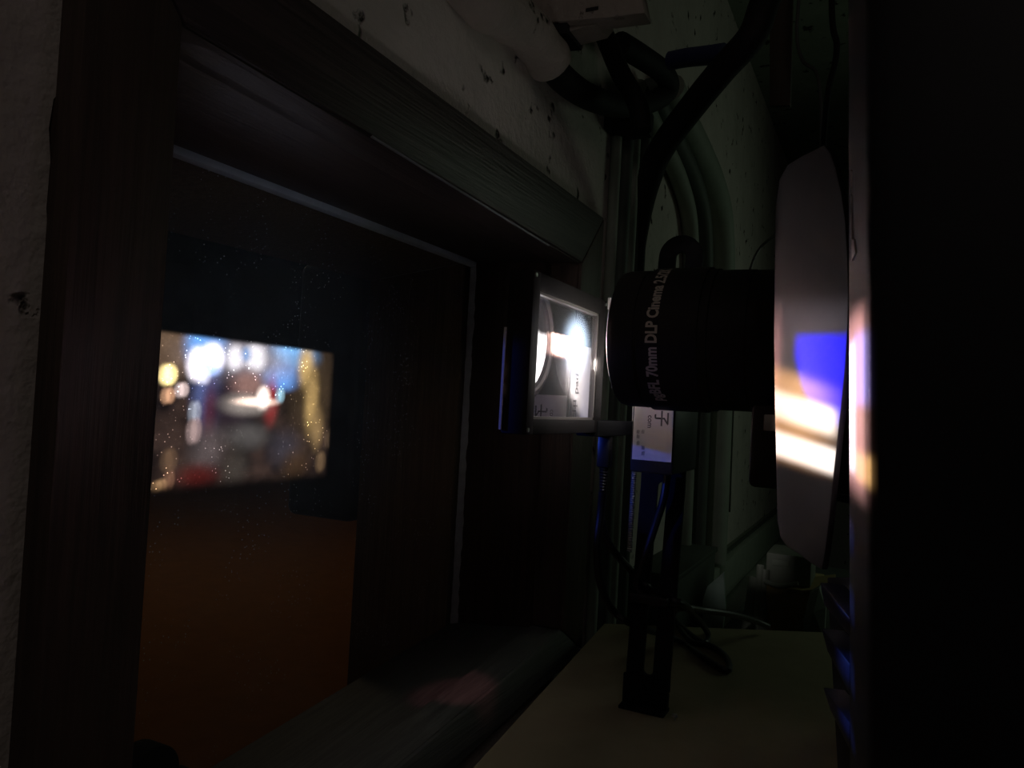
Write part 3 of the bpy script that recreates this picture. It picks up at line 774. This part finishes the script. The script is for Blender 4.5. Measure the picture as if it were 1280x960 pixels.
bm = B(); box(bm, (XP-.0, a.y-.004, a.z-.006), (XP+.094, b.y-.016, a.z+.004), .001); obj('cover_lid', bm, 'pvc_dark', cov)
bm = B(); Ys = 1.31
prism(bm, [hY(878, 752, Ys), hY(884, 733, Ys), hY(905, 715, Ys), hY(907, 760, Ys), hY(903, 790, Ys), hY(880, 790, Ys)], (.0, .006, 0), .001)
tag(obj('plastic_sheet', bm, 'teal'), 'pale green plastic offcut leaning by the pipe plinth', 'sheet')

# bench behind the table with its clutter
ZB = ZT-.10
bench = thing('low_bench', (.1, 1.9, 0), 'low bench behind the tan table carrying a cardboard carton and a dark device', 'bench')
bm = B(); box(bm, (XP+.14, 1.45, ZB-.03), (.9, 2.5, ZB), .002); obj('bench_top', bm, 'pvc_dark', bench)
for x, y in ((-.22, 1.5), (.84, 1.5), (-.22, 2.44), (.84, 2.44)):
    bm = B(); box(bm, (x-.02, y-.02, 0), (x+.02, y+.02, ZB-.03)); obj('leg', bm, 'pvc_dark', bench)
Yk = 1.62
a, b = hY(958, 731, Yk), hY(1022, 735, Yk)
carton = thing('cardboard_carton', ((a.x+b.x)/2, Yk+.1, ZB), 'open brown cardboard carton behind the table below the trim plate', 'carton')
bm = B(); box(bm, (a.x, Yk, ZB), (b.x, Yk+.2, a.z), .002); obj('carton_body', bm, 'card', carton)
bm = B(); prism(bm, [(b.x-.03, Yk-.004, a.z-.005), (b.x+.025, Yk-.004, a.z+.01), (b.x+.025, Yk+.14, a.z+.01), (b.x-.03, Yk+.14, a.z-.005)], (0, 0, .004)); obj('carton_flap', bm, 'card', carton)
c0, c1 = hY(958, 690, Yk+.02), hY(1014, 715, Yk+.02)
dev = thing('small_device', ((c0.x+c1.x)/2, Yk+.08, a.z), 'small dark box-shaped device on top of the cardboard carton', 'device')
bm = B(); box(bm, (c0.x, Yk+.02, a.z+.001), (c1.x, Yk+.14, c0.z), .004); d_ = obj('device_case', bm, 'device', dev)
bm = B(); box(bm, (c0.x+.012, Yk+.0175, c1.z+.004), (c0.x+.045, Yk+.021, c1.z+.016), .001); obj('device_panel', bm, 'pvc', d_)
bm = B(); tube(bm, [(c0.x+.002, Yk-.004, a.z+.008), (c0.x+.03, Yk-.006, a.z+.003), (c0.x+.065, Yk-.004, a.z+.012)], .005, 10, 6); obj('device_lead', bm, 'pvc', dev)
lt = ['white roll leaning left of the cardboard carton', 'pale roll standing between the white roll and the cardboard carton', 'dark roll standing tight against the cardboard carton']
for k, (p0, p1, r) in enumerate((((934, 790), (944, 722), .012), ((945, 790), (951, 706), .008), ((952, 795), (956, 712), .010))):
    A_ = hY(*p0, Yk-.01); B_ = hY(*p1, Yk+.02); dd = (B_-A_); A_ = B_-dd*((B_.z-ZB)/dd.z)
    bm = B(); tube(bm, [A_, B_], r, 14, 0); tag(obj('paper_roll', bm, ('pvc', 'pvc', 'device')[k]), lt[k], 'roll', 'rolls by the carton')
bm = B(); random.seed(9)
pp = [hY(1012, 742, Yk-.03), hY(1024, 735, Yk-.03), hY(1032, 760, Yk-.03), hY(1030, 800, Yk-.03), hY(1006, 800, Yk-.03), hY(1004, 775, Yk-.03)]
cen = sum(pp, V())/len(pp)
fr_ = [bm.verts.new(p) for p in pp]; bk_ = [bm.verts.new(p+V((0, .03, 0))) for p in pp]; cc = bm.verts.new(cen+V((0, -.02, .01))); cb = bm.verts.new(cen+V((0, .05, 0)))
n = len(pp)
for k in range(n):
    bm.faces.new((fr_[k], fr_[(k+1) % n], cc)); bm.faces.new((bk_[(k+1) % n], bk_[k], cb)); bm.faces.new((fr_[(k+1) % n], fr_[k], bk_[k], bk_[(k+1) % n]))
o = obj('crumpled_bag', bm, 'pvc', smooth=0); tag(o, 'crumpled pale plastic bag at the right end of the cardboard carton', 'bag')

# ================================================================== IN THE AUDITORIUM
sp0 = hX(378, 590, -1.02); sp1 = hX(378, 645, -1.02)
spk = thing('surround_speaker', (XE-.02, sp0.y+.10, sp1.z), 'small black speaker seen through the port glass, low at its far side', 'speaker')
bm = B(); box(bm, (-1.06, sp0.y, sp1.z), (XE-.035, sp0.y+.20, sp1.z+.50), .018, 4); obj('cabinet', bm, 'black', spk)
bm = B(); box(bm, (-1.066, sp0.y+.02, sp1.z+.02), (-1.058, sp0.y+.18, sp1.z+.48), .003); obj('grille', bm, 'seatcloth', spk)
bm = B(); box(bm, (XE-.037, sp0.y+.15, sp1.z+.05), (XE, sp0.y+.23, sp1.z+.12), .002); obj('wall_bracket', bm, 'black', spk)
ct = hX(206, 930, -2.05)
chair = thing('auditorium_chair', (ct.x, ct.y-.12, AZ), 'dark cinema chair whose rounded top shows at the bottom of the port', 'chair')
bm = B()
arc = [(ct.y-.12+.13*math.cos(PI*k/16), ct.z-.13+.13*math.sin(PI*k/16)) for k in range(17)]
out = [(ct.y+.05, AZ+.55)] + [(ct.y-.03+.10*math.cos(PI*k/16), ct.z-.10+.10*math.sin(PI*k/16)) for k in range(17)] + [(ct.y-.14, AZ+.55)]
hexa(bm, [(ct.x, y, z) for y, z in out], [(ct.x-.10, y, z) for y, z in out], .01); obj('backrest', bm, 'seatcloth', chair)
bm = B(); box(bm, (ct.x-.55, ct.y-.26, AZ+.38), (ct.x-.08, ct.y+.20, AZ+.52), .04, 3); obj('seat', bm, 'seatcloth', chair)
bm = B(); box(bm, (ct.x-.14, ct.y-.25, AZ+.50), (ct.x, ct.y+.19, ct.z-.16), .03, 3); obj('back_shell', bm, 'seatcloth', chair)
for s in (-.29, .19):
    bm = B(); box(bm, (ct.x-.50, ct.y+s, AZ), (ct.x-.02, ct.y+s+.05, AZ+.62), .012); obj('armrest', bm, 'seatcloth', chair)

# ================================================================== LIGHTS
def lamp(name, kind, loc, power, col=(1, 1, 1), size=.1, target=None, **kw):
    l = bpy.data.lights.new(name, kind); l.energy = power; l.color = col
    if kind == 'AREA': l.size = size
    else: l.shadow_soft_size = size
    for k, v in kw.items(): setattr(l, k, v)
    o = bpy.data.objects.new(name, l); COL.objects.link(o); o.location = loc
    if target is not None: o.rotation_euler = (V(target)-V(loc)).to_track_quat('-Z', 'Y').to_euler()
    return o
def gobo(o, build):
    """procedural slide in the spot lamp: build(N, h, v) -> colour socket; h, v are tangents right and up of the beam axis"""
    l = o.data; l.use_nodes = True; nt = l.node_tree; N = NT(nt)
    em = next(n for n in nt.nodes if n.type == 'EMISSION')
    tc = N.n('ShaderNodeTexCoord'); sx = N.n('ShaderNodeSeparateXYZ'); nt.links.new(tc.outputs['Normal'], sx.inputs[0])
    az = N.m('ABSOLUTE', sx.outputs[2])
    h = N.div(sx.outputs[0], az); v = N.div(sx.outputs[1], az)
    c = build(N, h, v); nt.links.new(c, em.inputs['Color']); em.inputs['Strength'].default_value = 1.0
def frame_of(o):
    m = o.rotation_euler.to_matrix(); return m.col[0], m.col[1], -m.col[2]
def tangents(o, p):
    r, u, f = frame_of(o); d = V(p)-o.location; return d.dot(r)/d.dot(f), d.dot(u)/d.dot(f)

# the projected picture
lens_l = lamp('lens_beam', 'SPOT', (x0-.0008, LY, LZ), 1150, (1, 1, 1), .002, (x0-1, LY, LZ), spot_size=math.radians(105), spot_blend=0)
def pic(px, py): return tangents(lens_l, hX(px, py, gx))
pTL, pTR, pBL, pBR = pic(205, 417), pic(418, 441), pic(200, 612), pic(424, 594)
hR = (pTR[0]+pBR[0])/2; hPer = (pTR[0]-pTL[0])/(213)
vT = (pTL[1]+pTR[1])/2; vB = (pBL[1]+pBR[1])/2
def picture(N, h, v):
    def bl(px, py, rx, ry, e=.5):
        c = pic(px, py); a = pic(px+rx, py); b = pic(px, py-ry)
        return N.blob(h, v, c[0], c[1], abs(a[0]-c[0]), abs(b[1]-c[1]), e)
    inside = N.mul(N.mul(N.sm(vT+.006, vT-.006, v), N.sm(vB-.012, vB+.03, v)), N.sm(pTR[0]+(.006 if pTR[0] > pTL[0] else -.006), pTR[0]-(.012 if pTR[0] > pTL[0] else -.012), h))
    vec = N.vec(h, v, 0.0)
    n1 = N.noise(vec, 9, 3, .6); n2 = N.noise(vec, 26, 3, .6)
    col = N.mix(N.sm(.3, .75, n1), (.004, .003, .004), (.075, .046, .036))
    def lay(col, f, c, amt=1.0): return N.mix(N.mul(f, amt), col, c)
    col = lay(col, bl(222, 430, 26, 40), (.20, .13, .08))
    col = lay(col, bl(262, 490, 14, 40, .8), (.16, .24, .60), .8)
    col = lay(col, bl(262, 432, 22, 30), (.22, .75, 1.8))
    col = lay(col, bl(370, 445, 26, 18), (.28, 1.0, 2.0))
    col = lay(col, bl(355, 470, 22, 16), (.18, .62, 1.6))
    col = lay(col, bl(320, 450, 55, 26, .8), (.38, .36, .42), .9)
    col = lay(col, bl(250, 455, 11, 20, .4), (2.6, 2.5, 2.8))
    col = lay(col, bl(268, 448, 12, 18, .4), (3.0, 3.0, 3.4))
    col = lay(col, bl(262, 462, 14, 8, .5), (.5, 1.0, 2.2), .8)
    col = lay(col, bl(258, 470, 6, 10, .4), (1.6, 1.7, 2.2))
    col = lay(col, bl(296, 448, 9, 15, .5), (1.3, 1.3, 1.4))
    col = lay(col, bl(322, 447, 12, 16, .5), (1.4, 1.4, 1.5))
    col = lay(col, bl(310, 443, 5, 9), (.3, .5, .9))
    col = lay(col, bl(290, 505, 26, 36, .6), (.03, .02, .03), .95)
    col = lay(col, bl(263, 520, 8, 40, .7), (.10, .015, .02), .8)
    col = lay(col, bl(341, 500, 7, 26, .7), (.45, .05, .05), .8)
    col = lay(col, bl(314, 480, 18, 16, .7), (.35, .20, .17), .9)
    col = lay(col, bl(310, 505, 24, 12, .7), (.42, .38, .34), .9)
    col = lay(col, bl(322, 502, 22, 5, .6), (2.2, 1.7, 1.4))
    col = lay(col, bl(331, 497, 6, 12, .6), (3.0, 2.6, 2.3))
    col = lay(col, bl(394, 490, 26, 60, .7), (.06, .04, .02), .9)
    s_ = N.sub(h, N.mul(v, -.10))
    col = lay(col, bl(384, 455, 8, 24, .7), (.80, .55, .20), .9)
    col = lay(col, bl(391, 500, 7, 34, .7), (.62, .42, .16), .9)
    col = lay(col, bl(398, 535, 6, 22, .7), (.42, .28, .12), .8)
    col = lay(col, bl(310, 545, 24, 14, .8), (.12, .115, .11), .9)
    col = lay(col, bl(262, 560, 18, 26, .8), (.14, .115, .115), .9)
    col = lay(col, bl(250, 595, 22, 14, .8), (.10, .010, .008), .9)
    col = lay(col, bl(295, 585, 14, 24, .8), (.07, .06, .05), .9)
    col = lay(col, bl(358, 560, 16, 20, .8), (.06, .055, .07), .9)
    col = lay(col, bl(370, 582, 14, 18, .8), (.08, .045, .022), .8)
    for (a, b, rx, ry, c) in ((213, 468, 9, 13, (3.2, 2.6, 1.1)), (213, 494, 6, 10, (1.1, .62, .36)), (230, 487, 6, 9, (1.3, 1.05, 1.0)), (246, 515, 5.5, 14, (.55, .62, .75)), (245, 538, 7, 16, (.62, .46, .44)), (352, 494, 4, 9, (.5, .9, 1.1)),
                              (413, 548, 4, 13, (.30, .20, .12)), (402, 577, 5, 13, (.20, .13, .07)), (214, 575, 8, 15, (.20, .12, .07)), (202, 606, 7, 7, (.75, .45, .22)), (214, 600, 4, 12, (.42, .22, .13))):
        col = lay(col, bl(a, b, rx, ry, .22), c)
    col = N.scale(col, N.add(.75, N.mul(n2, .5)))
    # faint haze of stray light above the picture
    spill = N.blob(h, v, 0.0, -.16, .62, .50, .5)
    return N.vadd(N.scale(col, inside), N.scale((.0022, .0028, .0036), spill))
gobo(lens_l, picture)

# the part of the beam that the port glass throws back at the projector
back = lamp('port_glass_reflection', 'SPOT', (XS+.012, .600, LZ-.012), 30, (1, 1, 1), .003, (-.02, .47, LZ-.02), spot_size=math.radians(60), spot_blend=0)
def bp(px, py): return tangents(back, plate_pt(px, py))
def bq(px, py):
    p = bodyfront(px, py); return tangents(back, p)
def backpat(N, h, v):
    hl, hr = bp(969, 500)[0], bp(1058, 500)[0]
    sg = 1 if hr > hl else -1
    u = N.div(N.sub(h, hl), hr-hl)                                  # 0 at the left edge of the plate, 1 at its right edge, on to the housing
    vt = bp(969, 400)[1]; vb_ = bp(969, 620)[1]
    # w: picture rows at the left edge of the plate, 0..1 = rows 400..620
    w = N.div(N.sub(v, vt), vb_-vt)
    vt2 = bp(1058, 400)[1]; vb2 = bp(1058, 620)[1]
    w2 = N.div(N.sub(v, vt2), vb2-vt2)
    uu = N.m('MINIMUM', N.mx(u, 0.0), 1.0)
    ww = N.add(N.mul(w, N.sub(1.0, uu)), N.mul(w2, uu))             # row anywhere on the plate
    r = lambda row: (row-400)/220
    plate = N.sm(1.05, 1.02, u)
    hs = N.sm(1.02, 1.05, u)
    on = N.sm(-.25, .02, u)
    # streaks drop to the right
    d = N.sub(ww, N.mul(uu, .13))
    A = N.mul(N.band(d, r(490), r(522), .035), N.sm(.98, .80, u))
    Bs = N.band(d, r(541), r(570), .022)
    glow = N.mul(N.band(d, r(462), r(572), .05), N.sm(1.1, .3, u))
    left = N.mul(N.sm(.10, .0, u), N.band(ww, r(405), r(580), .2))
    slant = N.sub(u, N.mul(N.mx(N.sub(ww, r(445)), 0.0), .75))
    blue = N.mul(N.mul(N.sm(r(416), r(424), ww), N.sm(.26, .36, slant)), N.sm(.12, .0, N.sub(d, N.add(N.mul(u, .25), r(440)))))
    c1 = N.scale((2.2, 1.1, .38), N.mul(glow, .8))
    c1 = N.vadd(c1, N.scale((3.6, 3.1, 2.6), A)); c1 = N.vadd(c1, N.scale((5.0, 4.4, 4.0), Bs))
    c1 = N.vadd(c1, N.scale((1.2, .50, .45), N.mul(left, .7)))
    c1 = N.vadd(c1, N.scale((.03, .025, 2.6), blue))
    base_ = N.vadd(N.scale((.30, .26, .30), N.band(ww, r(380), r(574), .10)), N.scale((.05, .048, .05), N.band(ww, r(200), r(720), .25)))
    c1 = N.vadd(c1, N.scale(base_, N.mul(N.sub(1.0, N.mul(blue, .8)), .35)))
    c1 = N.scale(c1, N.mul(plate, on))
    # on the rounded corner of the housing
    q0, q1 = bq(1062, 500), bq(1089, 500)
    k = N.div(N.sub(h, q0[0]), q1[0]-q0[0])
    g0_, g1_ = bq(1070, 400)[1], bq(1070, 620)[1]
    wh = N.div(N.sub(v, g0_), g1_-g0_)
    wht = N.mul(N.sm(.62, .30, k), N.band(wh, r(428), r(592), .05))
    blu = N.mul(N.mul(N.sm(.25, .55, k), N.sm(1.0, .8, k)), N.band(wh, r(420), r(505), .04))
    red = N.mul(N.sm(1.0, .7, k), N.band(wh, r(395), r(610), .10))
    org = N.mul(N.band(k, .5, .95, .12), N.band(wh, r(565), r(598), .03))
    low = N.mul(N.band(k, -.15, .35, .12), N.mul(N.band(wh, r(610), r(940), .04), N.add(.35, N.m('SINE', N.mul(wh, 16.0)))))
    c2 = N.scale((18, 15.5, 17), wht); c2 = N.vadd(c2, N.scale((1.2, 2.2, 9.0), blu)); c2 = N.vadd(c2, N.scale((9.0, 4.2, 3.8), red))
    c2 = N.vadd(c2, N.scale((9, 5, 1.6), org)); c2 = N.vadd(c2, N.scale((.03, .06, .30), N.mx(low, 0.0)))
    c2 = N.scale(c2, N.mul(hs, N.sm(1.25, 1.0, k)))
    return N.vadd(c1, c2)
gobo(back, backpat)

# the part thrown back by the filter glass onto the control box
flare = lamp('filter_glass_reflection', 'SPOT', (XM+.004, .716, LZ-.020), 2.6, (1, .95, .90), .006, (bx0, .80, LZ-.03), spot_size=math.radians(62), spot_blend=.6)
# blue stray light leaving the port glass
blue = lamp('blue_stray_beam', 'SPOT', (XS+.012, .500, LZ-.03), 3.0, (.03, .10, 1.0), .006, (-.26, .705, LZ-.045), spot_size=math.radians(45), spot_blend=.25)

def bluepat(N, h, v):
    a_ = tangents(blue, (-.05, .585, LZ-.09))[0]; b_ = tangents(blue, (XM-.023, fy0-.0012, LZ-.04))[0]
    w_ = abs(b_-a_)
    lo, hi = min(a_, b_), max(a_, b_)
    keep = N.sm(a_+(b_-a_)*.45, a_+(b_-a_)*.75, h) if b_ > a_ else N.sub(1.0, N.sm(a_+(b_-a_)*.75, a_+(b_-a_)*.45, h))
    return N.scale((1.0, 1.0, 1.0), N.mul(keep, N.sm(.10, .06, v)))
gobo(blue, bluepat)
# pink glint thrown down on the sill
g_ = hX(560, 892, -.46)
lamp('sill_glint', 'SPOT', (XM-.03, .70, LZ-.11), .45, (1.0, .30, .36), .008, g_, spot_size=math.radians(17), spot_blend=.5)
# room lamps
lamp('rear_room_lamp', 'AREA', (.75, 2.3, 1.75), .68, (.76, 1.0, .74), .5, (-.3, 1.4, 1.15))
lamp('front_room_lamp', 'AREA', (.45, -.55, 2.3), .66, (1.0, .86, .80), .5, (-.3, .7, 1.5))
lamp('auditorium_lamp', 'POINT', (-7.0, 5.5, 4.0), 34, (1.0, .78, .5), .15)

w = bpy.data.worlds.new('world'); S.world = w; w.use_nodes = True
w.node_tree.nodes['Background'].inputs[0].default_value = (.5, .55, .5, 1); w.node_tree.nodes['Background'].inputs[1].default_value = 0.0

S.view_settings.view_transform = 'Standard'; S.view_settings.look = 'None'
S.view_settings.gamma = 1; S.view_settings.exposure = 0; S.view_settings.use_curve_mapping = False
S.cycles.use_denoising = True
S.cycles.max_bounces = 8; S.cycles.transparent_max_bounces = 16
S.cycles.caustics_reflective = False; S.cycles.caustics_refractive = False
